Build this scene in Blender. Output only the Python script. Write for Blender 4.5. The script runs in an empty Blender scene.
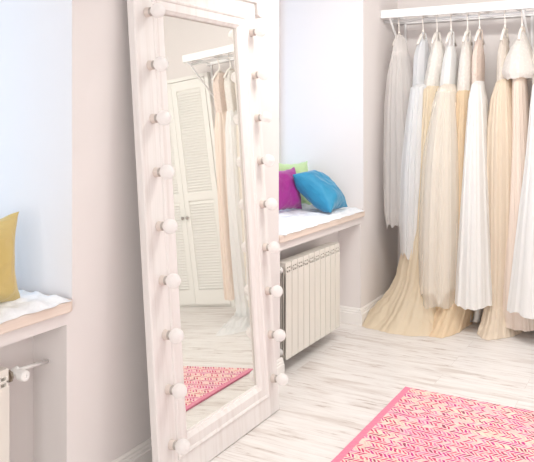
import bpy, bmesh, math, random
from mathutils import Vector, Matrix, Euler
R = math.radians
sc = bpy.context.scene
C = sc.collection

# ---------------------------------------------------------------- camera
YAW, H, F = R(29.57), 1.55, 719.0
cd = bpy.data.cameras.new('camera'); cam = bpy.data.objects.new('camera', cd); C.objects.link(cam)
cam.location = (2, 0, H); cam.rotation_euler = (R(90), 0, YAW)
cd.sensor_width = 36; cd.lens = F/534*36; cd.shift_y = (115-231)/534; cd.clip_start = .02
sc.camera = cam
# ---------------------------------------------------------------- world, lights, exposure
w = bpy.data.worlds.new('sky'); sc.world = w; w.use_nodes = True
wb = w.node_tree.nodes['Background']; wb.inputs[0].default_value = (.92, .97, 1, 1); wb.inputs[1].default_value = .82
def area(name, loc, rot, sx, sy, power, col):
    l = bpy.data.lights.new(name, 'AREA'); l.shape = 'RECTANGLE'; l.size = sx; l.size_y = sy
    l.energy = power; l.color = col
    o = bpy.data.objects.new(name, l); C.objects.link(o); o.location = loc; o.rotation_euler = [R(a) for a in rot]
    return o
area('daylight_through_first_window', (-.90, 1.39, 1.75), (0, -90, 0), 1.7, 1.15, 11, (.34, .66, 1))
area('daylight_through_second_window', (-.90, 4.36, 1.75), (0, -90, 0), 1.7, 1.15, 8, (.40, .66, 1))
area('daylight_through_right_window', (4.70, 3.9, 1.65), (0, 90, 0), 2.0, 2.2, 20, (1, .98, .95))
area('added_front_fill', (2.3, -1.75, 1.6), (90, 0, 0), 2.4, 1.8, 98, (1, .99, .97))  # added fill lamp behind the viewer, shining through the added window
area('added_ceiling_fill', (2.1, 2.4, 3.0), (0, 0, 0), 1.5, 2.0, 1.5, (1, .98, .95))  # added soft fill from above, not a known lamp of the room
area('track_light_glow', (1.35, 3.35, 2.92), (28, 0, 0), 1.5, .25, 43, (1, 1, .96))
vs = sc.view_settings
vs.view_transform = 'Standard'; vs.look = 'None'; vs.gamma = 1; vs.use_curve_mapping = False; vs.exposure = 0.2

# ---------------------------------------------------------------- helpers
def at(px, py, Y):
    """point of the plane y=Y seen at a pixel"""
    a = (px-267)/F; d = Y/(math.cos(YAW)+math.sin(YAW)*a)
    return Vector((2+d*(-math.sin(YAW)+math.cos(YAW)*a), Y, H-(py-115)/F*d))
def tag(o, label=None, cat=None, group=None, kind=None):
    if label: o['label'] = label
    if cat: o['category'] = cat
    if group: o['group'] = group
    if kind: o['kind'] = kind
    return o
def empty(name, loc=(0, 0, 0), rot=(0, 0, 0)):
    o = bpy.data.objects.new(name, None); C.objects.link(o); o.location = loc; o.rotation_euler = rot
    o.empty_display_size = .05
    return o
def obj(name, bm, m, parent=None, smooth=False, bevel=0, sub=0, loc=None):
    me = bpy.data.meshes.new(name)
    bmesh.ops.recalc_face_normals(bm, faces=bm.faces) if not getattr(bm, 'keep', False) else None
    bm.to_mesh(me); bm.free()
    o = bpy.data.objects.new(name, me); C.objects.link(o)
    if m: me.materials.append(m)
    if smooth:
        for p in me.polygons: p.use_smooth = True
    if parent: o.parent = parent
    if loc: o.location = loc
    if bevel:
        b = o.modifiers.new('bevel', 'BEVEL'); b.width = bevel; b.segments = 3; b.limit_method = 'ANGLE'
    if sub:
        s = o.modifiers.new('sub', 'SUBSURF'); s.levels = s.render_levels = sub
    return o
def box(bm, a, b):
    x0, y0, z0 = a; x1, y1, z1 = b
    v = [bm.verts.new(p) for p in ((x0,y0,z0),(x1,y0,z0),(x1,y1,z0),(x0,y1,z0),(x0,y0,z1),(x1,y0,z1),(x1,y1,z1),(x0,y1,z1))]
    for f in ((0,3,2,1),(4,5,6,7),(0,1,5,4),(1,2,6,5),(2,3,7,6),(3,0,4,7)): bm.faces.new([v[i] for i in f])
def boxes(*bs):
    bm = bmesh.new()
    for a, b in bs: box(bm, a, b)
    return bm
def tube(bm, pts, r, n=12, cap=True):
    pts = [Vector(p) for p in pts]; rs = r if isinstance(r, (list, tuple)) else [r]*len(pts)
    rings = []; up = None
    for i, p in enumerate(pts):
        t = (pts[min(i+1, len(pts)-1)]-pts[max(i-1, 0)]).normalized()
        if up is None: up = Vector((0, 0, 1)) if abs(t.z) < .9 else Vector((1, 0, 0))
        a = t.cross(up).normalized(); b = a.cross(t).normalized(); up = b
        rings.append([bm.verts.new(p+(a*math.cos(2*math.pi*k/n)+b*math.sin(2*math.pi*k/n))*rs[i]) for k in range(n)])
    for q in range(len(rings)-1):
        for k in range(n):
            bm.faces.new((rings[q][k], rings[q][(k+1) % n], rings[q+1][(k+1) % n], rings[q+1][k]))
    if cap:
        bm.faces.new(rings[0][::-1]); bm.faces.new(rings[-1])
def lathe(bm, prof, axis='x', n=20, o=(0, 0, 0)):
    """prof: (r, h) pairs about the axis"""
    o = Vector(o); rings = []
    for r, h in prof:
        ring = []
        for k in range(n):
            c, s = math.cos(2*math.pi*k/n)*r, math.sin(2*math.pi*k/n)*r
            p = {'x': (h, c, s), 'y': (c, h, s), 'z': (c, s, h)}[axis]
            ring.append(bm.verts.new(o+Vector(p)))
        rings.append(ring)
    for q in range(len(rings)-1):
        for k in range(n): bm.faces.new((rings[q][k], rings[q][(k+1) % n], rings[q+1][(k+1) % n], rings[q+1][k]))
    bm.faces.new(rings[0]); bm.faces.new(rings[-1][::-1])

# ---------------------------------------------------------------- materials
class N:
    def __init__(s, name):
        s.m = bpy.data.materials.new(name); s.m.use_nodes = True
        s.t = s.m.node_tree; s.b = s.t.nodes['Principled BSDF']; s.out = s.t.nodes['Material Output']
    def n(s, t, **k):
        o = s.t.nodes.new(t)
        for a, v in k.items(): setattr(o, a, v)
        return o
    def l(s, a, b): s.t.links.new(a, b)
    def val(s, x, sock):
        if hasattr(x, 'links'): s.l(x, sock)
        else: sock.default_value = x
    def math(s, op, a, b=0.0, c=0.0):
        o = s.n('ShaderNodeMath', operation=op)
        for i, x in enumerate((a, b, c)): s.val(x, o.inputs[i])
        return o.outputs[0]
    def mix(s, f, a, b):
        o = s.n('ShaderNodeMix', data_type='RGBA')
        s.val(f, o.inputs[0])
        for x, i in ((a, 6), (b, 7)):
            if hasattr(x, 'links'): s.l(x, o.inputs[i])
            else: o.inputs[i].default_value = (*x, 1)
        return o.outputs[2]
    def ramp(s, f, stops, interp='LINEAR'):
        o = s.n('ShaderNodeValToRGB'); e = o.color_ramp.elements; o.color_ramp.interpolation = interp
        while len(e) < len(stops): e.new(.5)
        for q, (p, c) in zip(e, stops): q.position = p; q.color = (*c, 1) if len(c) == 3 else c
        s.l(f, o.inputs[0]); return o.outputs[0]
    def coords(s, scale=(1, 1, 1), rot=(0, 0, 0)):
        g = s.n('ShaderNodeTexCoord'); mp = s.n('ShaderNodeMapping'); s.l(g.outputs['Object'], mp.inputs[0])
        mp.inputs['Scale'].default_value = scale; mp.inputs['Rotation'].default_value = rot
        return mp.outputs[0]
    def noise(s, v, scale, detail=3, rough=.5, dist=0):
        o = s.n('ShaderNodeTexNoise'); s.l(v, o.inputs['Vector'])
        o.inputs['Scale'].default_value = scale; o.inputs['Detail'].default_value = detail
        o.inputs['Roughness'].default_value = rough; o.inputs['Distortion'].default_value = dist
        return o.outputs['Fac']
    def bump(s, h, strength=.2, dist=.005):
        o = s.n('ShaderNodeBump'); o.inputs['Strength'].default_value = strength; o.inputs['Distance'].default_value = dist
        s.l(h, o.inputs['Height']); s.l(o.outputs[0], s.b.inputs['Normal']); return o.outputs[0]
    def base(s, c):
        if hasattr(c, 'links'): s.l(c, s.b.inputs['Base Color'])
        else: s.b.inputs['Base Color'].default_value = (*c, 1)
    def set(s, **k):
        for a, v in k.items(): s.b.inputs[a.replace('_', ' ')].default_value = v
def plain(name, c, rough=.5, metal=0, var=.03, scale=12, bump=0):
    a = N(name); v = a.coords()
    f = a.noise(v, scale, 4)
    a.base(a.mix(f, [x*(1-var) for x in c], [min(1, x*(1+var)) for x in c]))
    a.set(Roughness=rough, Metallic=metal)
    if bump: a.bump(a.noise(v, scale*8, 3), bump, .002)
    return a.m
M = {}
M['wall'] = plain('wall_paint', (.765, .712, .695), .75, var=.012, scale=2, bump=.05)
M['ceiling'] = plain('ceiling_paint', (.86, .85, .83), .8, var=.01, scale=2)
M['trim'] = plain('trim_paint', (.84, .80, .77), .4, var=.01)
M['white_paint'] = plain('white_rack_paint', (.88, .87, .87), .4, var=.01)
M['radiator'] = plain('cream_enamel', (.75, .705, .645), .32, var=.01)
M['dark_gap'] = plain('shadow_gap_metal', (.55, .50, .46), .6)  # header pipe metal, also the painted shadow line of the mirror glass
M['brass'] = plain('aged_brass', (.42, .36, .30), .35, .8, var=.1)
M['plastic'] = plain('white_plastic', (.85, .83, .81), .3, var=.01)
M['steel'] = plain('brushed_steel', (.42, .38, .35), .4, .6, var=.06)
M['porcelain'] = plain('lamp_holder', (.66, .57, .52), .4, var=.03)
M['satin_hanger'] = plain('cream_satin_hanger', (.88, .82, .76), .4)
M['louver'] = plain('louver_white', (.85, .83, .79), .45, var=.01)

# whitewashed wood with upright grain
def wood(name, c1, c2, sc_, fac=1.0, rough=.5):
    a = N(name); v = a.coords(sc_)
    g = a.noise(v, 1, 6, .62, .6)
    g2 = a.noise(a.coords([q*3.1 for q in sc_]), 1, 3, .5)
    col = a.ramp(g, [(.30, c2), (.52, c1), (.75, [min(1, q*1.03) for q in c1])])
    a.base(a.mix(a.math('MULTIPLY', g2, .25*fac), col, c2)); a.set(Roughness=rough)
    a.bump(g, .15, .002)
    return a.m
M['frame'] = wood('whitewashed_pine', (.79, .745, .725), (.70, .64, .61), (20, 30, 1.1))
M['sill'] = wood('pale_bleached_wood', (.80, .68, .60), (.68, .54, .46), (22, 1.5, 22))

a = N('mirror_glass'); a.base((.83, .825, .785)); a.set(Roughness=.010, Metallic=.94, IOR=1.8); M['mirror'] = a.m
a = N('opal_bulb'); a.base((.96, .945, .935)); a.set(Roughness=.15)
tl = a.n('ShaderNodeBsdfTranslucent'); tl.inputs[0].default_value = (.97, .95, .94, 1); mx = a.n('ShaderNodeMixShader'); mx.inputs[0].default_value = .6
a.l(a.b.outputs[0], mx.inputs[1]); a.l(tl.outputs[0], mx.inputs[2]); a.l(mx.outputs[0], a.out.inputs[0]); M['bulb'] = a.m

# window pane
a = N('window_pane'); tr = a.n('ShaderNodeBsdfTransparent'); gl = a.n('ShaderNodeBsdfGlossy'); gl.inputs['Roughness'].default_value = .02
mx = a.n('ShaderNodeMixShader'); mx.inputs[0].default_value = .05; a.l(tr.outputs[0], mx.inputs[1]); a.l(gl.outputs[0], mx.inputs[2])
a.l(mx.outputs[0], a.out.inputs[0]); M['pane'] = a.m

# whitewashed laminate: planks run across the room (along x)
a = N('whitewashed_laminate'); v = a.coords()
bk = a.n('ShaderNodeTexBrick'); a.l(v, bk.inputs['Vector'])
bk.offset = .37; bk.inputs['Scale'].default_value = 1; bk.inputs['Brick Width'].default_value = 1.26
bk.inputs['Row Height'].default_value = .185; bk.inputs['Mortar Size'].default_value = .0016; bk.inputs['Mortar Smooth'].default_value = .3
bk.inputs['Color1'].default_value = (0, 0, 0, 1); bk.inputs['Color2'].default_value = (1, 1, 1, 1)
sep = a.n('ShaderNodeSeparateColor'); a.l(bk.outputs['Color'], sep.inputs[0]); pid = sep.outputs[0]
sx = a.n('ShaderNodeSeparateXYZ'); a.l(v, sx.inputs[0])
cb = a.n('ShaderNodeCombineXYZ')
a.l(a.math('MULTIPLY_ADD', sx.outputs[0], 4.0, a.math('MULTIPLY', pid, 31.0)), cb.inputs[0])
a.l(a.math('MULTIPLY', sx.outputs[1], 33.0), cb.inputs[1]); a.l(a.math('MULTIPLY', pid, 17.0), cb.inputs[2])
g = a.noise(cb.outputs[0], 1.0, 6, .66, .35)
cb2 = a.n('ShaderNodeCombineXYZ')
a.l(a.math('MULTIPLY_ADD', sx.outputs[0], 1.3, a.math('MULTIPLY', pid, 13.0)), cb2.inputs[0])
a.l(a.math('MULTIPLY', sx.outputs[1], 8.0), cb2.inputs[1])
g2 = a.noise(cb2.outputs[0], 1.0, 4, .6, .5)
c1 = a.ramp(g, [(.27, (.34, .25, .21)), (.345, (.56, .475, .43)), (.415, (.76, .71, .68)), (.60, (.84, .80, .775))])
c2 = a.ramp(g2, [(.34, (.76, .70, .665)), (.46, (1, 1, 1))])
mm = a.n('ShaderNodeMix', data_type='RGBA', blend_type='MULTIPLY'); mm.inputs[0].default_value = .75
a.l(c1, mm.inputs[6]); a.l(c2, mm.inputs[7])
a.base(a.mix(a.math('MULTIPLY', bk.outputs['Fac'], .55), mm.outputs[2], (.55, .49, .45)))
a.set(Roughness=.38); a.bump(g, .10, .002); M['floor'] = a.m

# woven pink rug: zigzag rows of short strands
def rug_mat(border):
    a = N('woven_cotton_rug'); v = a.coords(); s = a.n('ShaderNodeSeparateXYZ'); a.l(v, s.inputs[0])
    x, y = s.outputs[0], s.outputs[1]
    wob = a.math('MULTIPLY', a.math('SUBTRACT', a.noise(v, 34, 3), .5), .020)
    x = a.math('ADD', x, wob); y = a.math('ADD', y, wob)
    rh, cw = .036, .021
    row = a.math('FLOOR', a.math('DIVIDE', y, rh)); vr = a.math('FRACT', a.math('DIVIDE', y, rh))
    sg = a.math('SUBTRACT', a.math('MULTIPLY', a.math('MODULO', a.math('ABSOLUTE', row), 2.0), 2.0), 1.0)
    u = a.math('ADD', a.math('DIVIDE', x, cw), a.math('MULTIPLY', sg, a.math('MULTIPLY', vr, 1.25)))
    col = a.math('FLOOR', u); fu = a.math('FRACT', u)
    cc = a.n('ShaderNodeCombineXYZ'); a.l(col, cc.inputs[0]); a.l(row, cc.inputs[1])
    wn = a.n('ShaderNodeTexWhiteNoise', noise_dimensions='2D'); a.l(cc.outputs[0], wn.inputs['Vector'])
    patch = a.noise(a.coords((1.0, 6.5, 1)), 1.6, 3, .6)
    strand = a.ramp(a.math('ADD', wn.outputs[0], a.math('MULTIPLY', a.math('SUBTRACT', patch, .5), .9)),
                    [(0, (.86, .52, .46)), (.16, (.76, .10, .20)), (.34, (.62, .01, .12)), (.54, (.34, .01, .07)), (.62, (.62, .003, .22)), (.86, (.80, .20, .38))], 'CONSTANT')
    basec = a.ramp(patch, [(.42, (.90, .70, .56)), (.64, (.86, .52, .56))])
    on = a.math('MULTIPLY', a.math('GREATER_THAN', fu, .42), a.math('MULTIPLY', a.math('GREATER_THAN', vr, .14), a.math('LESS_THAN', wn.outputs[0], .95)))
    body = a.mix(on, basec, strand)
    edge = a.math('LESS_THAN', s.outputs[0], border)
    edge2 = a.math('GREATER_THAN', s.outputs[0], 1.30-border)
    a.base(a.mix(a.math('MAXIMUM', edge, edge2), body, (.78, .21, .33)))
    a.set(Roughness=.95, Sheen_Weight=.2)
    a.bump(a.math('ADD', on, a.noise(v, 160, 2)), .5, .004)
    return a.m
M['rug'] = rug_mat(.035)

def cloth(name, c, rough=.7, trans=.35, sheer=0.0, lace=False, c2=None):
    a = N(name)
    v = a.coords((1, 1, .12)); f = a.noise(v, 22, 3)
    cc = a.mix(f, [q*.97 for q in c], c2 or [min(1, q*1.02) for q in c])
    if lace:
        vo = a.n('ShaderNodeTexVoronoi', feature='F1'); a.l(a.coords(), vo.inputs['Vector']); vo.inputs['Scale'].default_value = 42
        d = a.ramp(vo.outputs['Distance'], [(.25, (1, 1, 1)), (.5, (.0, .0, .0))])
        cc = a.mix(d, [q*.93 for q in c], cc)
        a.bump(d, .5, .004)
    a.base(cc); a.set(Roughness=rough, Sheen_Weight=.15)
    tl = a.n('ShaderNodeBsdfTranslucent'); a.l(cc, tl.inputs[0])
    mx = a.n('ShaderNodeMixShader'); mx.inputs[0].default_value = trans
    a.l(a.b.outputs[0], mx.inputs[1]); a.l(tl.outputs[0], mx.inputs[2]); o = mx.outputs[0]
    if sheer:
        t = a.n('ShaderNodeBsdfTransparent'); m2 = a.n('ShaderNodeMixShader'); m2.inputs[0].default_value = sheer
        a.l(o, m2.inputs[1]); a.l(t.outputs[0], m2.inputs[2]); o = m2.outputs[0]
    a.l(o, a.out.inputs[0]); return a.m
def pillow_mat(name, c, c2):
    a = N(name); v = a.coords(); f = a.noise(v, 6, 3)
    a.base(a.mix(f, c, c2)); a.set(Roughness=.55, Sheen_Weight=.25)
    a.bump(a.noise(a.coords((6, 6, 22)), 2.2, 2, .5, .8), .5, .012); return a.m
M['teal'] = pillow_mat('teal_satin', (.005, .19, .38), (.02, .29, .48))
M['magenta'] = pillow_mat('magenta_satin', (.29, .008, .20), (.39, .018, .27))
M['lime'] = pillow_mat('lime_satin', (.42, .60, .28), (.56, .72, .38))
M['mustard'] = pillow_mat('mustard_satin', (.50, .36, .10), (.60, .46, .17))
a = N('white_fluffy_throw'); v = a.coords(); vo = a.n('ShaderNodeTexVoronoi'); a.l(v, vo.inputs['Vector']); vo.inputs['Scale'].default_value = 16
f = a.noise(v, 40, 4); a.base(a.mix(vo.outputs['Distance'], (.90, .90, .91), (.78, .78, .82))); a.set(Roughness=.9, Sheen_Weight=.4)
a.bump(a.math('ADD', f, vo.outputs['Distance']), .6, .012); M['throw'] = a.m

# ================================================================ the setting
XW, YB, ZC, XR, YN = -.02, 5.78, 3.05, 4.3, -1.6
D = .80                                            # thickness of the old outer wall
n1, n2 = (.76, 2.038), (3.70, 5.015)               # upper niches
r1, r2 = (.79, 2.010), (3.715, 4.96)               # radiator recesses
ZS, ZL, ZT = .80, .75, 2.72
tag(obj('floor', boxes(((XW-.25, YN-.1, -.08), (XR+.1, YB+.1, 0))), M['floor']), 'whitewashed laminate plank floor of the dressing room', 'floor', kind='structure')
tag(obj('ceiling', boxes(((XW-D, YN-.1, ZC), (XR+.1, YB+.1, ZC+.1))), M['ceiling']), 'plain white ceiling above the room', 'ceiling', kind='structure')
def seg(y0, y1, z0, z1, x0=XW-D): return ((x0, y0, z0), (XW, y1, z1))
wl = [seg(YN, r1[0], 0, ZL), seg(r1[1], r2[0], 0, ZL), seg(r2[1], YB, 0, ZL),
      ((XW-D, r1[0], 0), (XW-.18, r1[1], ZL)), ((XW-D, r2[0], 0), (XW-.18, r2[1], ZL)),
      seg(YN, YB, ZL, ZS), seg(YN, n1[0], ZS, ZC), seg(n1[1], n2[0], ZS, ZC), seg(n2[1], YB, ZS, ZC),
      seg(n1[0], n1[1], ZT, ZC), seg(n2[0], n2[1], ZT, ZC)]
tag(obj('wall_left', boxes(*wl), M['wall']), 'pale pinkish white wall with two deep window niches', 'wall', kind='structure')
tag(obj('wall_back', boxes(((XW-D, YB, 0), (XR+.1, YB+.1, ZC))), M['wall']), 'pale wall behind the hanging gowns', 'wall', kind='structure')
wr = (2.9, 4.9)
tag(obj('wall_right', boxes(((XR, YN, 0), (XR+.1, wr[0], ZC)), ((XR, wr[1], 0), (XR+.1, YB, ZC)), ((XR, wr[0], 0), (XR+.1, wr[1], .7)), ((XR, wr[0], 2.6), (XR+.1, wr[1], ZC))), M['wall']),
    'pale wall on the right with one wide window', 'wall', kind='structure')
wf = (1.1, 3.5)
tag(obj('wall_front', boxes(((XW-D, YN-.1, 0), (wf[0], YN, ZC)), ((wf[1], YN-.1, 0), (XR+.1, YN, ZC)), ((wf[0], YN-.1, 0), (wf[1], YN, .7)), ((wf[0], YN-.1, 2.5), (wf[1], YN, ZC))), M['wall']), 'pale wall behind the viewer with an added opening for fill light', 'wall', kind='structure')

def window(name, x, y0, y1, z0, z1, label, turn=False):
    e = tag(empty(name, (x, (y0+y1)/2, z0)), label, 'window', kind='structure')
    if turn: e.location = ((y0+y1)/2, x, z0); e.rotation_euler.z = R(90)
    w2, hh, t = (y1-y0)/2, z1-z0, .06
    bm = boxes(((-.03, -w2, 0), (.03, w2, t)), ((-.03, -w2, hh-t), (.03, w2, hh)), ((-.03, -w2, t), (.03, -w2+t, hh-t)), ((-.03, w2-t, t), (.03, w2, hh-t)),
               ((-.025, -.04, t), (.025, .04, hh-t)), ((-.02, -w2+t, hh*.7), (.02, -.04, hh*.7+.05)), ((-.02, .04, hh*.7), (.02, w2-t, hh*.7+.05)))
    obj('window_frame', bm, M['white_paint'], e, bevel=.004)
    obj('pane', boxes(((-.004, -w2+t, t), (.004, w2-t, hh-t))), M['pane'], e)
window('window_1', XW-D+.06, n1[0], n1[1], ZS+.05, ZT, 'white framed window at the back of the left niche')
window('window_2', XW-D+.06, n2[0], n2[1], ZS+.05, ZT, 'white framed window at the back of the far niche')
window('window_3', XR+.05, wr[0], wr[1], .7, 2.6, 'wide white window in the right wall')

window('fill_window', YN-.05, wf[0], wf[1], .7, 2.5, 'added white window behind the viewer, unseen, letting in fill light', True)  # unseen window added so that fill light reaches the left wall

# rounded sill boards: bleached wood nosing, the top under the throw
def sill(name, y0, y1, label):
    bm = bmesh.new(); pts = []; n = 6; r = .035; xf = .004
    pts.append((XW-D+.09, y0)); 
    for k in range(n+1):
        t = math.pi/2*k/n; pts.append((xf-r+r*math.sin(t), y0+r-r*math.cos(t)))
    for k in range(n+1):
        t = math.pi/2*k/n; pts.append((xf-r+r*math.cos(t), y1-r+r*math.sin(t)))
    pts.append((XW-D+.09, y1))
    lo = [bm.verts.new((x, y, ZS)) for x, y in pts]; hi = [bm.verts.new((x, y, ZS+.043)) for x, y in pts]
    bm.faces.new(lo[::-1]); bm.faces.new(hi)
    for k in range(len(pts)): bm.faces.new((lo[k], lo[(k+1) % len(pts)], hi[(k+1) % len(pts)], hi[k]))
    return tag(obj(name, bm, M['sill'], bevel=.006), label, 'sill', kind='structure')
sill('trim_1', n1[0]+.001, n1[1]-.001, 'bleached wood sill board of the left niche')
sill('trim_2', n2[0]+.001, n2[1]-.001, 'bleached wood sill board of the far niche')

# baseboards with a stepped top
def baseboard(name, runs, label):
    prof = [(0, 0), (.020, 0), (.020, .082), (.015, .086), (.015, .098), (.010, .103), (.010, .112), (.004, .122), (0, .122)]
    bm = bmesh.new()
    for (p, q, nrm) in runs:
        p, q, nrm = Vector(p), Vector(q), Vector(nrm)
        A = [bm.verts.new((p.x+nrm.x*d, p.y+nrm.y*d, z)) for d, z in prof]
        B = [bm.verts.new((q.x+nrm.x*d, q.y+nrm.y*d, z)) for d, z in prof]
        for k in range(len(prof)-1): bm.faces.new((A[k], A[k+1], B[k+1], B[k]))
        bm.faces.new(A); bm.faces.new(B)
    return tag(obj(name, bm, M['trim']), label, 'baseboard', kind='structure')
s_ = .02
baseboard('baseboard_left', [((XW, YN), (XW, r1[0]+0), (1, 0)), ((XW, r1[1]-s_), (XW, r2[0]+s_), (1, 0)), ((XW, r2[1]-s_), (XW, YB), (1, 0)),
    ((XW-.18, r1[1]), (XW+.0, r1[1]), (0, -1)), ((XW-.18, r2[1]), (XW, r2[1]), (0, -1)), ((XW-.18, r2[0]), (XW, r2[0]), (0, 1)), ((XW-.18, r1[0]), (XW-.18, r1[1]), (1, 0)), ((XW-.18, r2[0]), (XW-.18, r2[1]), (1, 0))],
    'white stepped baseboard along the left wall')
baseboard('baseboard_back', [((XW, YB), (1.93, YB), (0, -1)), ((3.66, YB), (XR, YB), (0, -1))], 'white stepped baseboard along the back wall')
baseboard('baseboard_right', [((XR, YN), (XR, YB), (-1, 0))], 'white stepped baseboard along the right wall')

# ================================================================ leaning mirror
ME = tag(empty('dressing_mirror', (.160, 2.818, .0), (0, -math.atan(.0715), 0)),
         'tall whitewashed wooden mirror lined with globe bulbs, leaning on the wall', 'mirror')
MW, MH, st, br, tr_ = .502, 2.165, .196, .176, .166
sl, sr = .210, .188   # half width, height, stile, bottom rail, top rail
prof = [(0, 0), (0, .030), (.006, .035), (.57, .035), (.585, .041), (.63, .044), (.67, .041), (.69, .036), (.80, .037), (.90, .037), (.94, .031), (.99, .024), (1.0, .013)]
bm = bmesh.new(); rings = []
for f, hgt in prof:
    if f < .01: oy = f; oz = f; ot = f
    ol, oy, oz, ot = (f*sl if f != .006 else .006), (f*sr if f != .006 else .006), (f*br if f != .006 else .006), (f*tr_ if f != .006 else .006)
    rings.append([bm.verts.new(p) for p in ((hgt, -MW+ol, oz), (hgt, MW-oy, oz), (hgt, MW-oy, MH-ot), (hgt, -MW+ol, MH-ot))])
for q in range(len(rings)-1):
    for k in range(4): bm.faces.new((rings[q][k], rings[q][(k+1) % 4], rings[q+1][(k+1) % 4], rings[q+1][k]))
bm.faces.new(rings[0][::-1])
obj('frame', bm, M['frame'], ME)
obj('mirror_glass', boxes(((.009, -MW+sl-.004, br-.004), (.0125, MW-sr+.004, MH-tr_+.004))), M['mirror'], ME)
obj('inner_bead', boxes(((.012, -MW+sl-.003, br), (.0175, -MW+sl+.007, MH-tr_)), ((.012, -MW+sl, br-.003), (.0175, MW-sr, br+.010))), M['trim'], ME)
obj('glass_edge_shadow', boxes(((.012, MW-sr-.006, br+.010), (.0140, MW-sr+.002, MH-tr_)), ((.012, -MW+sl+.007, MH-tr_-.004), (.0140, MW-sr, MH-tr_+.002))), M['dark_gap'], ME)  # dark strips painted as the shadow line along the right and top glass edges
bm = bmesh.new(); out = [(-MW-.075, 2.20), (-MW-.078, 2.13), (-MW-.072, 2.095), (-MW-.055, 2.078), (-MW-.030, 2.075), (-MW-.004, 2.09), (-MW-.004, 2.15), (MW+.004, 2.15), (MW+.004, 2.09), (MW+.030, 2.075), (MW+.055, 2.078), (MW+.072, 2.095), (MW+.078, 2.13), (MW+.075, 2.20), (MW+.03, 2.24), (-MW-.03, 2.24)]
fa = [bm.verts.new((.0, y, z)) for y, z in out]; fb = [bm.verts.new((.050, y, z)) for y, z in out]
bm.faces.new(fa); bm.faces.new(fb[::-1])
for k in range(len(out)): bm.faces.new((fa[k], fa[(k+1) % len(out)], fb[(k+1) % len(out)], fb[k]))
obj('cornice', bm, M['frame'], ME, bevel=.006)
def lamp_meshes():
    h = bmesh.new(); lathe(h, [(.0215, 0), (.0215, .003), (.0200, .005), (.0200, .019), (.0190, .021)], 'x', 24)
    s = bmesh.new(); lathe(s, [(.0150, .019), (.0185, .021), (.0185, .024), (.0165, .026), (.0165, .030)], 'x', 24)
    b = bmesh.new(); pr = [(.0135, .027), (.015, .031)]
    for k in range(1, 15):
        t = math.pi*(.17+.83*k/14); pr.append((.0315*math.sin(t)+.0001, .060-.0315*math.cos(t)))
    lathe(b, pr, 'x', 28)
    return h, s, b
first = None
for side in (-1, 1):
    for k in range(9):
        p = (.035, side*.431+.011, .1815+.2257*k)
        if first is None:
            h, s, b = lamp_meshes()
            first = [obj('lamp_holder', h, M['porcelain'], ME, smooth=True), obj('screw_base', s, M['steel'], None, smooth=True), obj('bulb', b, M['bulb'], None, smooth=True)]
            for o in first[1:]: o.parent = first[0]
            first[0].location = p
        else:
            c = first[0].copy(); C.objects.link(c); c.location = p
            for ch in first[1:]:
                d = ch.copy(); C.objects.link(d); d.parent = c

# ================================================================ radiators
def radiator_section():
    """one cast section 0.08 wide (y), 0.08 deep (x from -0.08 to 0), 0.58 tall"""
    f = bmesh.new()
    # front plate with a bent-back top
    box(f, (-.006, .0038, 0), (0, .0762, .520))
    box(f, (-.078, .004, .552), (-.004, .076, .580))
    box(f, (-.014, .006, .531), (-.002, .074, .541)); box(f, (-.014, .006, .515), (-.002, .016, .555)); box(f, (-.014, .064, .515), (-.002, .074, .555))
    for xx in (-.022, -.038, -.054, -.070): box(f, (xx-.002, .006, .02), (xx+.002, .074, .55))
    box(f, (-.072, .037, .0), (-.004, .043, .56))
    box(f, (-.078, .01, .0), (-.074, .07, .56))
    return f
def radiator(loc, n, label, near_plug=True):
    e = tag(empty('radiator', loc), label, 'radiator', 'cream sectional radiators')
    f0 = None
    for k in range(n):
        if f0 is None: f0 = obj('section', radiator_section(), M['radiator'], e, bevel=.003)
        else:
            c = f0.copy(); C.objects.link(c); c.location = (0, .08*k, 0)
    for z in (.045, .535):
        t = bmesh.new(); lathe(t, [(.017, .003), (.017, n*.08-.003)], 'y', 20, (-.04, 0, z)); obj('header_pipe', t, M['dark_gap'], e, smooth=False)
        for yy, s in ((0, -1), (n*.08, 1)):
            if s == 1 and n == 9: continue
            t = bmesh.new(); lathe(t, [(.021, 0), (.021, s*.010), (.015, s*.014), (.015, s*.020)], 'y', 24, (-.04, yy, z)); obj('end_plug', t, M['plastic'], e, smooth=False)
    for yy in (.2, n*.08-.2):
        obj('wall_bracket', boxes(((-.11, yy-.01, .49), (-.055, yy+.01, .51))), M['plastic'], e)
    return e
radiator((-.018+.0, 3.785, .085), 10, 'cream ten-section radiator in the recess under the far sill, beside the leaning mirror')
RL = radiator((-.045, 1.045, .075), 9, 'cream radiator at the left edge with a valve and pipe, under the mustard cushion')
RL['group'] = 'cream sectional radiators'
# valve of the left radiator and its feed pipe into the jamb
t = bmesh.new(); lathe(t, [(.014, 0), (.023, .002), (.023, .010), (.014, .013), (.014, .018), (.023, .021), (.023, .030), (.014, .033)], 'y', 8, (-.04, .72, .535)); vb = obj('valve_nut', t, M['brass'], RL)
t = bmesh.new(); tube(t, [(-.04, .75, .538), (-.035, .785, .550)], .014, 16); tube(t, [(-.035, .765, .545), (-.006, .765, .545)], .012, 14); obj('valve_body', t, M['plastic'], RL, smooth=False)
t = bmesh.new(); lathe(t, [(.016, .0), (.0195, .004), (.0195, .030), (.017, .035), (.006, .035), (.005, .031)], 'x', 22, (-.010, .768, .540)); obj('thermostat_cap', t, M['plastic'], RL)
t = bmesh.new(); tube(t, [(-.037, .775, .547), (-.050, .84, .537), (-.075, .966, .519)], .0072, 14); obj('feed_pipe', t, M['plastic'], RL, smooth=True)

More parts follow.
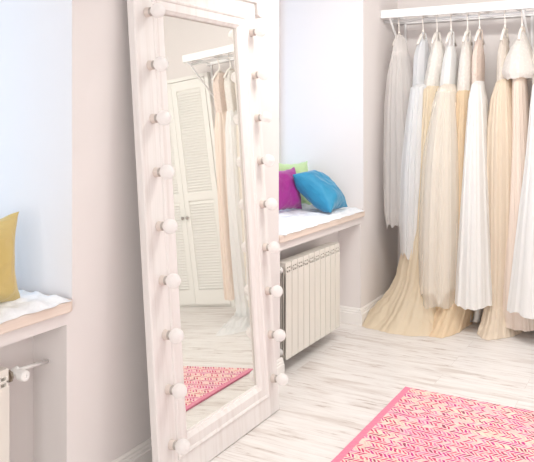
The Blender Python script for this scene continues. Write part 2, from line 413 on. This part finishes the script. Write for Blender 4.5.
# ================================================================ throws on the sills
def throw(y0, y1, label, seed):
    rnd = random.Random(seed); bm = bmesh.new(); nx, ny = 46, 90; x0, x1 = -.62, .010
    import mathutils
    g = []
    for i in range(nx+1):
        row = []
        for j in range(ny+1):
            x = x0+(x1-x0)*i/nx; y = y0+(y1-y0)*j/ny
            q = mathutils.noise.noise(Vector((x*22, y*22, seed)))*.5+.5
            q2 = mathutils.noise.noise(Vector((x*60, y*60, seed+3)))*.5+.5
            e = min(1, (nx-i)/3, j/3, (ny-j)/3)
            xx = x+(.006*math.sin(y*31)+.004*math.sin(y*73) if i == nx else 0)
            row.append(bm.verts.new((xx, y, ZS+.0445+e*(.006+.026*q+.008*q2))))
        g.append(row)
    for i in range(nx):
        for j in range(ny): bm.faces.new((g[i][j], g[i+1][j], g[i+1][j+1], g[i][j+1]))
    o = obj('seat_throw', bm, M['throw'], smooth=True)
    return tag(o, label, 'throw', 'fluffy throws on the sills')
throw(n1[0]+.02, n1[1]-.03, 'white fluffy throw on the left sill under the mustard cushion', 4)
throw(n2[0]+.02, n2[1]-.05, 'white fluffy throw on the far sill under the three cushions', 9)

# ================================================================ cushions
def cushion(name, size, thick, mat, M3, label, seed, group=None, sh=.15):
    import mathutils
    bm = bmesh.new(); n = 36; g = {}
    for s in (1, -1):
        for i in range(n+1):
            for j in range(n+1):
                u, v = -1+2*i/n, -1+2*j/n
                if s == -1 and (abs(u) == 1 or abs(v) == 1): continue
                pu = u*(1-sh*(1-v*v)*abs(u)**2); pv = v*(1-sh*(1-u*u)*abs(v)**2)
                h = ((1-u**4)*(1-v**4))**.70
                h *= 1-.15*abs(u*v)
                wr_ = mathutils.noise.noise(Vector((u*2.2+seed, v*2.2, s*3)))*.16+mathutils.noise.noise(Vector((u*5+seed, v*5, s*5)))*.06
                ed = 1-max(abs(u), abs(v))
                ruf = (.012*math.sin(v*17+seed)*(abs(u) > .97)) 
                g[s, i, j] = bm.verts.new((pu*size[0]/2+ruf*.4, pv*size[1]/2+.004*math.sin(u*15+seed)*(abs(v) > .97), s*thick/2*h*(1+wr_)))
    G = lambda s, i, j: g.get((s, i, j)) or g[1, i, j]
    for s in (1, -1):
        for i in range(n):
            for j in range(n):
                f = [G(s, i, j), G(s, i+1, j), G(s, i+1, j+1), G(s, i, j+1)]
                bm.faces.new(f if s == 1 else f[::-1])
    o = obj(name, bm, mat, smooth=True, sub=1); o.matrix_world = M3
    return tag(o, label, 'cushion', group)
def frame_m(center, e1, e2):
    e1 = Vector(e1).normalized(); e2 = Vector(e2); e2 = (e2-e1*e2.dot(e1)).normalized(); e3 = e1.cross(e2)
    return Matrix(((e1.x, e2.x, e3.x, center[0]), (e1.y, e2.y, e3.y, center[1]), (e1.z, e2.z, e3.z, center[2]), (0, 0, 0, 1)))
cushion('cushion', (.48, .35), .13, M['mustard'], frame_m((-.135, 1.650, 1.022), (0.04, 1, .0), (-.04, 0, 1)), 'mustard yellow satin cushion standing on the left sill', 2, sh=.20)
cushion('cushion', (.395, .325), .185, M['teal'], frame_m((-.198, 4.645, 1.010), (.757, .038, -.653), (-.035, .999, .017)), 'teal blue satin cushion leaning in front of the magenta one', 5, 'cushions on the far sill')
cushion('cushion', (.36, .32), .13, M['magenta'], frame_m((-.41, 4.475, 1.020), (.20, .95, .0), (-.22, .1, 1)), 'magenta satin cushion between the teal cushion and the mirror frame', 7, 'cushions on the far sill')
cushion('cushion', (.40, .35), .12, M['lime'], frame_m((-.49, 4.775, 1.035), (.25, .97, -.03), (-.15, .04, 1)), 'lime green cushion standing behind the magenta and teal cushions', 11, 'cushions on the far sill')

# ================================================================ rug
bm = bmesh.new(); nx, ny = 60, 90; g = []
for i in range(nx+1):
    g.append([bm.verts.new((1.30*i/nx, 2.05*j/ny, .011+.0012*math.sin(i*2.1+j)*math.sin(j*1.7))) for j in range(ny+1)])
for i in range(nx):
    for j in range(ny): bm.faces.new((g[i][j], g[i+1][j], g[i+1][j+1], g[i][j+1]))
loop = [g[i][0] for i in range(nx+1)]+[g[nx][j] for j in range(1, ny+1)]+[g[i][ny] for i in range(nx-1, -1, -1)]+[g[0][j] for j in range(ny-1, 0, -1)]
lo = [bm.verts.new((v.co.x, v.co.y, .0005)) for v in loop]
for k in range(len(loop)): bm.faces.new((loop[k], lo[k], lo[(k+1) % len(lo)], loop[(k+1) % len(loop)]))
bm.faces.new(lo[::-1])
rug = tag(obj('woven_rug', bm, M['rug'], smooth=False, bevel=0), 'pink woven rug with zigzag strands lying on the plank floor', 'rug'); rug.location = (.672, 1.88, .0005)

# ================================================================ louvered closet on the back wall
CE = tag(empty('louvered_closet', (1.96, YB, 0)), 'white closet front with louvered doors beside the gown rack, seen in the mirror', 'closet')
obj('closet_frame', boxes(((0, -.05, 0), (.04, 0, 2.24)), ((1.66, -.05, 0), (1.70, 0, 2.24)), ((.04, -.05, 2.205), (1.66, 0, 2.24)), ((.04, -.02, 0), (1.66, -.005, .03))), M['louver'], CE, bevel=.003)
def leaf():
    W_, H_, t = .40, 2.17, .028
    bm = boxes(((0, -t, 0), (.055, 0, H_)), ((W_-.055, -t, 0), (W_, 0, H_)), ((.055, -t, 0), (W_-.055, 0, .14)), ((.055, -t, H_-.09), (W_-.055, 0, H_)), ((.055, -t, 1.0), (W_-.055, 0, 1.07)))
    z = .155
    while z < H_-.10:
        if not .985 < z < 1.07:
            vv = [bm.verts.new(p) for p in ((.055, -t+.003, z-.008), (W_-.055, -t+.003, z-.008), (W_-.055, -.013, z+.016), (.055, -.013, z+.016), (.055, -t+.001, z-.004), (W_-.055, -t+.001, z-.004), (W_-.055, -.015, z+.020), (.055, -.015, z+.020))]
            for f in ((0,1,2,3),(4,5,6,7),(0,1,5,4),(1,2,6,5),(2,3,7,6),(3,0,4,7)): bm.faces.new([vv[i] for i in f])
        z += .027
    box(bm, (.05, -.014, .1), (W_-.05, 0, H_-.05))
    return bm
lf = None
for k in range(4):
    if lf is None: lf = obj('door', leaf(), M['louver'], CE); d = lf
    else: d = lf.copy(); C.objects.link(d)
    d.location = (.045+.403*k, -.022, .03)
    t = bmesh.new(); lathe(t, [(.006, 0), (.006, -.012), (.015, -.018), (.016, -.026), (.010, -.031)], 'y', 18, (.375 if k % 2 == 0 else .027, -.028, .84))
    obj('knob', t, M['steel'], d, smooth=True)

# ================================================================ gown rack
RE = tag(empty('gown_rack', (0, 0, 2.31)), 'white wooden wall rack above the hanging gowns', 'rack')
YF = 5.385
obj('front_beam', boxes(((XW+.002, YF-.02, 0), (1.97, YF+.015, .065))), M['white_paint'], RE, bevel=.004)
obj('back_rail', boxes(((XW+.002, YB-.03, -.005), (1.97, YB-.001, .03))), M['white_paint'], RE, bevel=.003)
for k in range(9):
    x = .06+.235*k
    obj('crossbar', boxes(((x-.014, YF+.015, .012), (x+.014, YB-.03, .034))), M['white_paint'], RE)
t = bmesh.new(); tube(t, [(XW+.002, YF+.075, -.018), (1.96, YF+.075, -.018)], .0125, 16); obj('hanging_rod', t, M['white_paint'], RE, smooth=True)
for x in (.05, 1.05, 1.93):
    t = bmesh.new(); tube(t, [(x, YF+.01, -.002), (x, YB-.012, -.33)], .009, 10); tube(t, [(x, YB-.012, .0), (x, YB-.012, -.36)], .010, 10)
    tube(t, [(x, YF+.075, .02), (x, YF+.075, -.02)], .008, 10)
    obj('bracket', t, M['white_paint'], RE)

# ================================================================ hangers and gowns
YR = YF+.075; ZR = 2.292+.0125
def hanger(x, drop, label, tilt=0):
    """padded hanger on the rod at x; drop = from rod to shoulder apex"""
    e = tag(empty('padded_hanger', (x, YR, ZR)), label, 'hanger', 'cream padded hangers on the gown rack')
    t = bmesh.new(); pts = []
    for k in range(13):
        a = R(-35+215*k/12); pts.append((.0, .0165*math.cos(a), -.012+.0165*math.sin(a)+.0))
    pts = [(0, p[1], p[2]+.013) for p in pts]
    pts += [(0, -.006, -.045), (0, 0, -.06), (0, 0, -drop)]
    tube(t, pts[:-1]+[(0, 0, -drop*.75), (0, 0, -drop*.8), (0, 0, -drop)], [.0042]*(len(pts)-1)+[.0045, .0085, .009], 8); obj('hook', t, M['satin_hanger'], e, smooth=True)
    t = bmesh.new(); pts = [(0, -.135, -drop-.095), (0, -.10, -drop-.062), (0, -.05, -drop-.022), (0, 0, -drop), (0, .05, -drop-.022), (0, .10, -drop-.062), (0, .135, -drop-.095)]
    tube(t, pts, [.008, .010, .012, .012, .012, .010, .008], 12); obj('padded_arm', t, M['satin_hanger'], e, smooth=True)
    e.rotation_euler.z = tilt
    return e
import mathutils
def loft(rows, folds, seed, seg=168, sub=5, closed_top=True, scallop=0, pool=None):
    """rows: (z, cx, cy, wx, wy, fold amount). Folds run down the cloth like hanging pleats."""
    rnd = random.Random(seed)
    comps = [(n, rnd.random()*6.28, am) for n, am in folds]
    bm = bmesh.new(); R_ = []
    for q in range(len(rows)-1):
        for s in range(sub):
            t = s/sub; R_.append([a_*(1-t)+b_*t for a_, b_ in zip(rows[q], rows[q+1])])
    R_.append(list(rows[-1])); rings = []
    L = len(R_)
    # smooth the profile
    for _ in range(3):
        R_ = [R_[0]]+[[R_[i][0]]+[(R_[i-1][k]+2*R_[i][k]+R_[i+1][k])/4 for k in range(1, 6)] for i in range(1, L-1)]+[R_[-1]]
    for q, (z, cx, cy, wx, wy, fa) in enumerate(R_):
        ring = []
        for k in range(seg):
            th = 2*math.pi*k/seg; d = 0
            for n, ph, am in comps:
                d += am*(1-abs(math.sin(n*th/2+ph+.5*mathutils.noise.noise(Vector((math.cos(th), math.sin(th), z*1.3+seed))))))*1.0 - am*.36
            d += .35*mathutils.noise.noise(Vector((math.cos(th)*3, math.sin(th)*3, z*1.2+seed*2)))
            rr = 1+fa*d
            zz = z
            if q >= L-2 and scallop: zz = z+scallop*mathutils.noise.noise(Vector((math.cos(th)*2.5, math.sin(th)*2.5, seed)))
            ring.append(bm.verts.new((max(cx+wx*rr*math.cos(th), XW+.024), cy+wy*rr*math.sin(th), zz)))
        rings.append(ring)
    if pool:
        # cloth heaped on the floor beyond the last row: (steps, dx, dy, height, extra width x, y)
        steps, dx, dy, hh, ex, ey = pool
        z, cx, cy, wx, wy, fa = R_[-1]
        for s in range(1, steps+1):
            t = s/steps; ring = []; fl = t**1.7
            for k in range(seg):
                th = 2*math.pi*k/seg; d = 0
                for n, ph, am in comps:
                    d += am*(1-abs(math.sin(n*th/2+ph+.5*mathutils.noise.noise(Vector((math.cos(th), math.sin(th), z*1.3+seed-t))))))-am*.36
                rr = 1+fa*(1-.45*t)*d+.35*fa*mathutils.noise.noise(Vector((math.cos(th)*3, math.sin(th)*3, z*1.2+seed*2)))+fl*.10*math.sin(3*th+seed)
                X = cx+dx*fl+(wx+ex*fl)*rr*math.cos(th); Y = cy+dy*fl+(wy+ey*fl)*rr*math.sin(th)
                b = mathutils.noise.noise(Vector((X*9, Y*9, seed))); b2 = abs(mathutils.noise.noise(Vector((X*20, Y*20, seed+7))))
                e = min(1, t*3)*min(1, (1-t)*6)
                zz = max(.005, z*((1-t)**1.25)+(.03*(1-t)**.5)*min(1, t*3)+e*(hh*b+.03*b2+.02*d))
                if t == 1: zz = .003
                ring.append(bm.verts.new((max(X, XW+.024), Y, zz)))
            rings.append(ring)
    for q in range(len(rings)-1):
        for k in range(seg):
            bm.faces.new((rings[q][k], rings[q][(k+1) % seg], rings[q+1][(k+1) % seg], rings[q+1][k]))
    if closed_top: bm.faces.new(rings[0])
    return bm
def px_rows(rows, cy, wy0, fa0):
    """rows (py, pxL, pxR, [half depth], [fold])"""
    out = []
    for r in rows:
        py, l, rr = r[:3]; wy = r[3] if len(r) > 3 else wy0; fa = r[4] if len(r) > 4 else fa0
        A, B = at(l, py, cy), at(rr, py, cy)
        out.append([max(.012, (A.z+B.z)/2), (A.x+B.x)/2, cy, max(.012, (B.x-A.x)/2), wy, fa])
    return out
FO_B = [(9, .5), (23, .25)]; FO_S = [(7, .5), (17, .42), (31, .25), (53, .12)]
def gown(hookx, hanger_label, label, bod, skirt, mb, ms, cy=YR, seed=1, skirt_y=None, scallop=0, pool=None, over=None, mo=None, cat='dress', capelet=None, mc=None, drop=.12, hanger_y=None):
    g_ = tag(empty('gown', (hookx, YR, ZR-drop)), label, cat, 'bridal gowns hanging on the rack')
    base = Vector((hookx, YR, ZR-drop))
    def put(name, bm, m):
        o = obj(name, bm, m, g_, smooth=True)
        for v in o.data.vertices: v.co -= base
        return o
    sy = skirt_y or cy
    put('bodice', loft(px_rows(bod, cy, .14, .10), FO_B, seed, 96, 5), mb)
    # shoulder straps over the padded arm of the hanger
    top = px_rows(bod, cy, .14, .1)[0]
    for q in (-1, 1):
        t = bmesh.new(); tube(t, [(hookx+.010, YR+q*.03, ZR-drop+.004), (top[1]+.008, cy+q*.065, top[0]-.01), (top[1]+.008, cy+q*.09, top[0]-.09)], .007, 8)
        put('strap', t, mb)
    sk = px_rows(skirt, sy, .2, .12); w0 = sk[0]
    sk.insert(0, [w0[0]+.03, w0[1], (w0[2]+cy)/2, w0[3]*.72, w0[4]*.7, w0[5]])
    put('skirt', loft(sk, FO_S, seed+3, 176, 5, scallop=scallop, pool=pool, closed_top=False), ms)
    if over: put('tulle_overlay', loft(px_rows(over, sy-.01, .23, .13), FO_S, seed+8, 176, 4, scallop=.05, closed_top=False), mo or ms)
    if capelet: put('capelet', loft(px_rows(capelet, cy-.02, .15, .06), FO_B, seed+5, 120, 5, scallop=.02), mc)
    hanger(hookx, drop, hanger_label)
    return g_
champagne = cloth('champagne_tulle', (.98, .91, .82), trans=.4)
gold = cloth('golden_tulle', (.95, .77, .55), trans=.4)
ivory = cloth('ivory_tulle', (.94, .89, .82), trans=.35)
white = cloth('white_tulle', (.98, .97, .96), trans=.35)
cool = cloth('cool_white_sheer', (.92, .93, .95), trans=.4, sheer=.10)
grey = cloth('grey_white_sheer', (.97, .94, .92), trans=.5, sheer=.36)
peach = cloth('peach_satin', (.94, .80, .70), rough=.4, trans=.25)
lace_w = cloth('white_lace', (.97, .92, .865), lace=True, trans=.25)
lace_p = cloth('peach_lace', (.93, .78, .69), lace=True, trans=.25)
lace_b = cloth('beige_lace', (.90, .81, .72), lace=True, trans=.25)
sheer_w = cloth('sheer_white_overlay', (.95, .91, .85), trans=.5, sheer=.45)
hx = lambda p: at(p, 20, YR).x
def hl(s): return 'cream padded hanger of the '+s

gown(hx(399), hl('leftmost grey-white gown'), 'grey-white sheer gown hanging nearest the left wall',
     [(36, 396, 403, .06), (46, 395, 406, .11), (56, 394, 407, .13)],
     [(54, 394, 407, .13), (75, 390, 410, .15), (105, 387, 413, .17), (150, 386, 416, .2), (190, 386, 416, .2), (212, 387, 414, .2), (224, 389, 412, .18)], grey, grey, YR-.07, 11, scallop=.05)
gown(hx(423), hl('bluish white narrow gown'), 'cool white narrow gown, second from the left wall',
     [(40, 419, 427, .06), (58, 415, 429, .13), (90, 414, 428, .13)],
     [(88, 413, 428, .13), (120, 409, 428, .16), (170, 404, 428, .18), (220, 402, 427, .18), (252, 403, 424, .16)], cool, cool, YR, 12, skirt_y=YR-.13, scallop=.06)
gown(hx(437), hl('gown with the golden train'), 'ivory gown with a long golden tulle train pooling against the left wall',
     [(42, 433, 442, .06), (60, 430, 446, .13), (92, 424, 440, .13)],
     [(90, 423, 441, .13), (130, 419, 442, .15), (180, 415, 442, .17), (225, 410, 441, .18), (248, 405, 441, .19), (268, 400, 441, .21)],
     lace_w, cloth('golden_ivory_tulle', (.97, .845, .66), trans=.42, sheer=.10), YR-.01, 13, skirt_y=YR-.09, pool=(26, -.07, -.17, .02, .15, .16))
gown(hx(451), hl('champagne gown with the white bodice'), 'champagne tulle gown with plain white bodice and raised uneven hem',
     [(46, 447, 454, .06), (62, 444, 457, .13), (90, 440, 455, .12)],
     [(88, 440, 455, .12), (104, 433, 459, .16), (150, 427, 462, .2), (200, 423, 465, .24), (250, 421, 467, .27), (288, 420, 466, .28)],
     white, champagne, YR-.01, 14, skirt_y=YR-.10, scallop=.10, over=[(92, 438, 457, .15), (150, 425, 463, .24), (230, 420, 466, .29), (300, 423, 463, .30)], mo=sheer_w)
gown(hx(467.5), hl('gown with the long white lace bodice'), 'golden gown with long white lace bodice, its hem heaped on the floor',
     [(42, 463, 470, .06), (60, 461, 474, .13), (96, 457, 473, .12)],
     [(93, 457, 473, .12), (130, 454, 475, .16), (200, 448, 478, .2), (260, 444, 478, .22), (290, 440, 474, .24)],
     lace_w, gold, YR, 15, skirt_y=YR-.03, pool=(22, -.05, -.14, .03, .05, .10))
gown(hx(479.5), hl('gown with the peach lace bodice'), 'bright white skirted gown with peach lace bodice',
     [(40, 476, 482, .06), (58, 473, 484, .13), (86, 473, 483, .12)],
     [(85, 473, 483, .12), (100, 470, 486, .15), (150, 466, 490, .2), (200, 463, 493, .24), (250, 460, 496, .27), (299, 457, 499, .30)],
     lace_p, white, YR, 16, skirt_y=YR-.11, scallop=.02)
gown(hx(505), hl('gown with the beige lace bodice'), 'champagne gown with beige lace bodice, skirt reaching a brownish heap on the floor',
     [(38, 501, 507, .06), (56, 498, 510, .13), (84, 497, 511, .12)],
     [(83, 497, 511, .12), (98, 492, 514, .16), (130, 488, 518, .2), (200, 487, 519, .21), (260, 487, 518, .2), (300, 486, 516, .2)],
     lace_b, cloth('deep_champagne_tulle', (.93, .80, .65), trans=.35), YR, 17, skirt_y=YR-.05, pool=(18, .0, -.04, .02, .04, .10))
gown(hx(522), hl('gown with the fluffy capelet'), 'peach satin gown under a fluffy white capelet',
     [(44, 518, 526, .06), (60, 515, 528, .12), (82, 514, 526, .12)],
     [(80, 513, 526, .12), (120, 512, 529, .14), (180, 509, 534, .17), (250, 504, 540, .2), (300, 501, 544, .22), (322, 500, 546, .22)],
     peach, peach, YR, 18, skirt_y=YR-.06, scallop=.02, capelet=[(31, 521, 523.5, .02), (36, 518, 526, .07), (48, 511, 531, .14), (62, 505, 536, .19), (71, 502, 539, .20), (75, 503, 538, .20), (79, 506, 535, .19)], mc=cloth('white_fluffy_tulle', (.97, .93, .89), trans=.4, lace=True))
gown(hx(540), hl('wide white gown cut by the right edge'), 'wide white gown at the right edge of the view',
     [(38, 536, 543, .06), (56, 532, 547, .13), (88, 533, 547, .12)],
     [(86, 533, 547, .12), (110, 531, 553, .16), (160, 527, 562, .22), (220, 519, 570, .27), (270, 513, 575, .3), (308, 508, 580, .32)],
     lace_w, white, YR, 19, skirt_y=YR-.16, scallop=.02)
# satin ribbons trailing below the white skirt
gw = [o for o in bpy.data.objects if o.get('label', '').startswith('bright white skirted')][0]
for pa, pb, wd in ((468, 468.5, .030), (481, 473, .055)):
    A, B = at(pa, 290, YR-.06), at(pb, 331, YR-.12); bm = bmesh.new(); rr = []
    for k in range(13):
        t_ = k/12; p = A.lerp(B, t_); p.x += .006*math.sin(t_*7+pa); p.z = max(p.z, .03)
        rr.append([bm.verts.new(p+Vector(q)) for q in ((-wd/2, .006*math.sin(k), 0), (0, -.010, 0), (wd/2, .006*math.cos(k), 0), (0, .004, 0))])
    for k in range(12):
        for q in range(4): bm.faces.new((rr[k][q], rr[k][(q+1) % 4], rr[k+1][(q+1) % 4], rr[k+1][q]))
    bm.faces.new(rr[0]); bm.faces.new(rr[-1])
    o = obj('ribbon', bm, white, gw, smooth=True)
    for v in o.data.vertices: v.co -= gw.location
# gowns further right along the rack, seen only in the mirror
more = [(1.30, 'ivory gown beyond the right edge, seen in the mirror', ivory, lace_w, .12, .16),
        (1.41, 'cream gown seen at the mirror edge beside a paler gown', champagne, lace_b, .10, .10),
        (1.52, 'white gown with trailing hem on the floor seen in the mirror', white, lace_w, .11, .02),
        (1.64, 'pale peach gown nearest the closet doors, seen in the mirror', peach, lace_p, .085, .16)]
for i, (x, lab, ms, mb, wx, zb) in enumerate(more):
    g_ = tag(empty('gown', (x, YR, ZR-.12)), lab, 'dress', 'bridal gowns hanging on the rack')
    base = Vector((x, YR, ZR-.12))
    rb = [[2.16, x, YR, .03, .06, .1], [2.05, x, YR, .05, .13, .1], [1.78, x, YR, .05, .12, .1]]
    rs = [[1.80, x, YR, .05, .12, .12], [1.65, x, YR, .075, .16, .12], [1.2, x, YR-.03, wx*.8, .2, .12], [.7, x, YR-.05, wx, .23, .12], [zb+.02, x, YR-.06, wx*1.15, .25, .12]]
    for nm, b_, m_ in (('bodice', loft(rb, FO_B, 30+i, 96), mb), ('skirt', loft(rs, FO_S, 40+i, 150, closed_top=False, scallop=.03, pool=(14, -.10, -.28, .05, .03, .16) if zb < .05 else None), ms)):
        o = obj(nm, b_, m_, g_, smooth=True)
        for v in o.data.vertices: v.co -= base
    hanger(x, .12, 'cream padded hanger of the '+lab.split(',')[0].replace(' seen in the mirror', ''))

# ================================================================ ceiling lights
LE = tag(empty('added_ceiling_panel', (2.1, 2.4, ZC)), 'added unseen fill light panel on the ceiling in the middle of the room', 'lamp')  # housing added for the overhead fill light
obj('housing', boxes(((-.78, -1.03, -.04), (.78, 1.03, 0))), M['white_paint'], LE, bevel=.01)
TE = tag(empty('track_light', (1.35, 3.35, ZC)), 'white ceiling track light in front of the gowns', 'lamp')
obj('track', boxes(((-.78, -.03, -.05), (.78, .03, 0))), M['white_paint'], TE, bevel=.004)
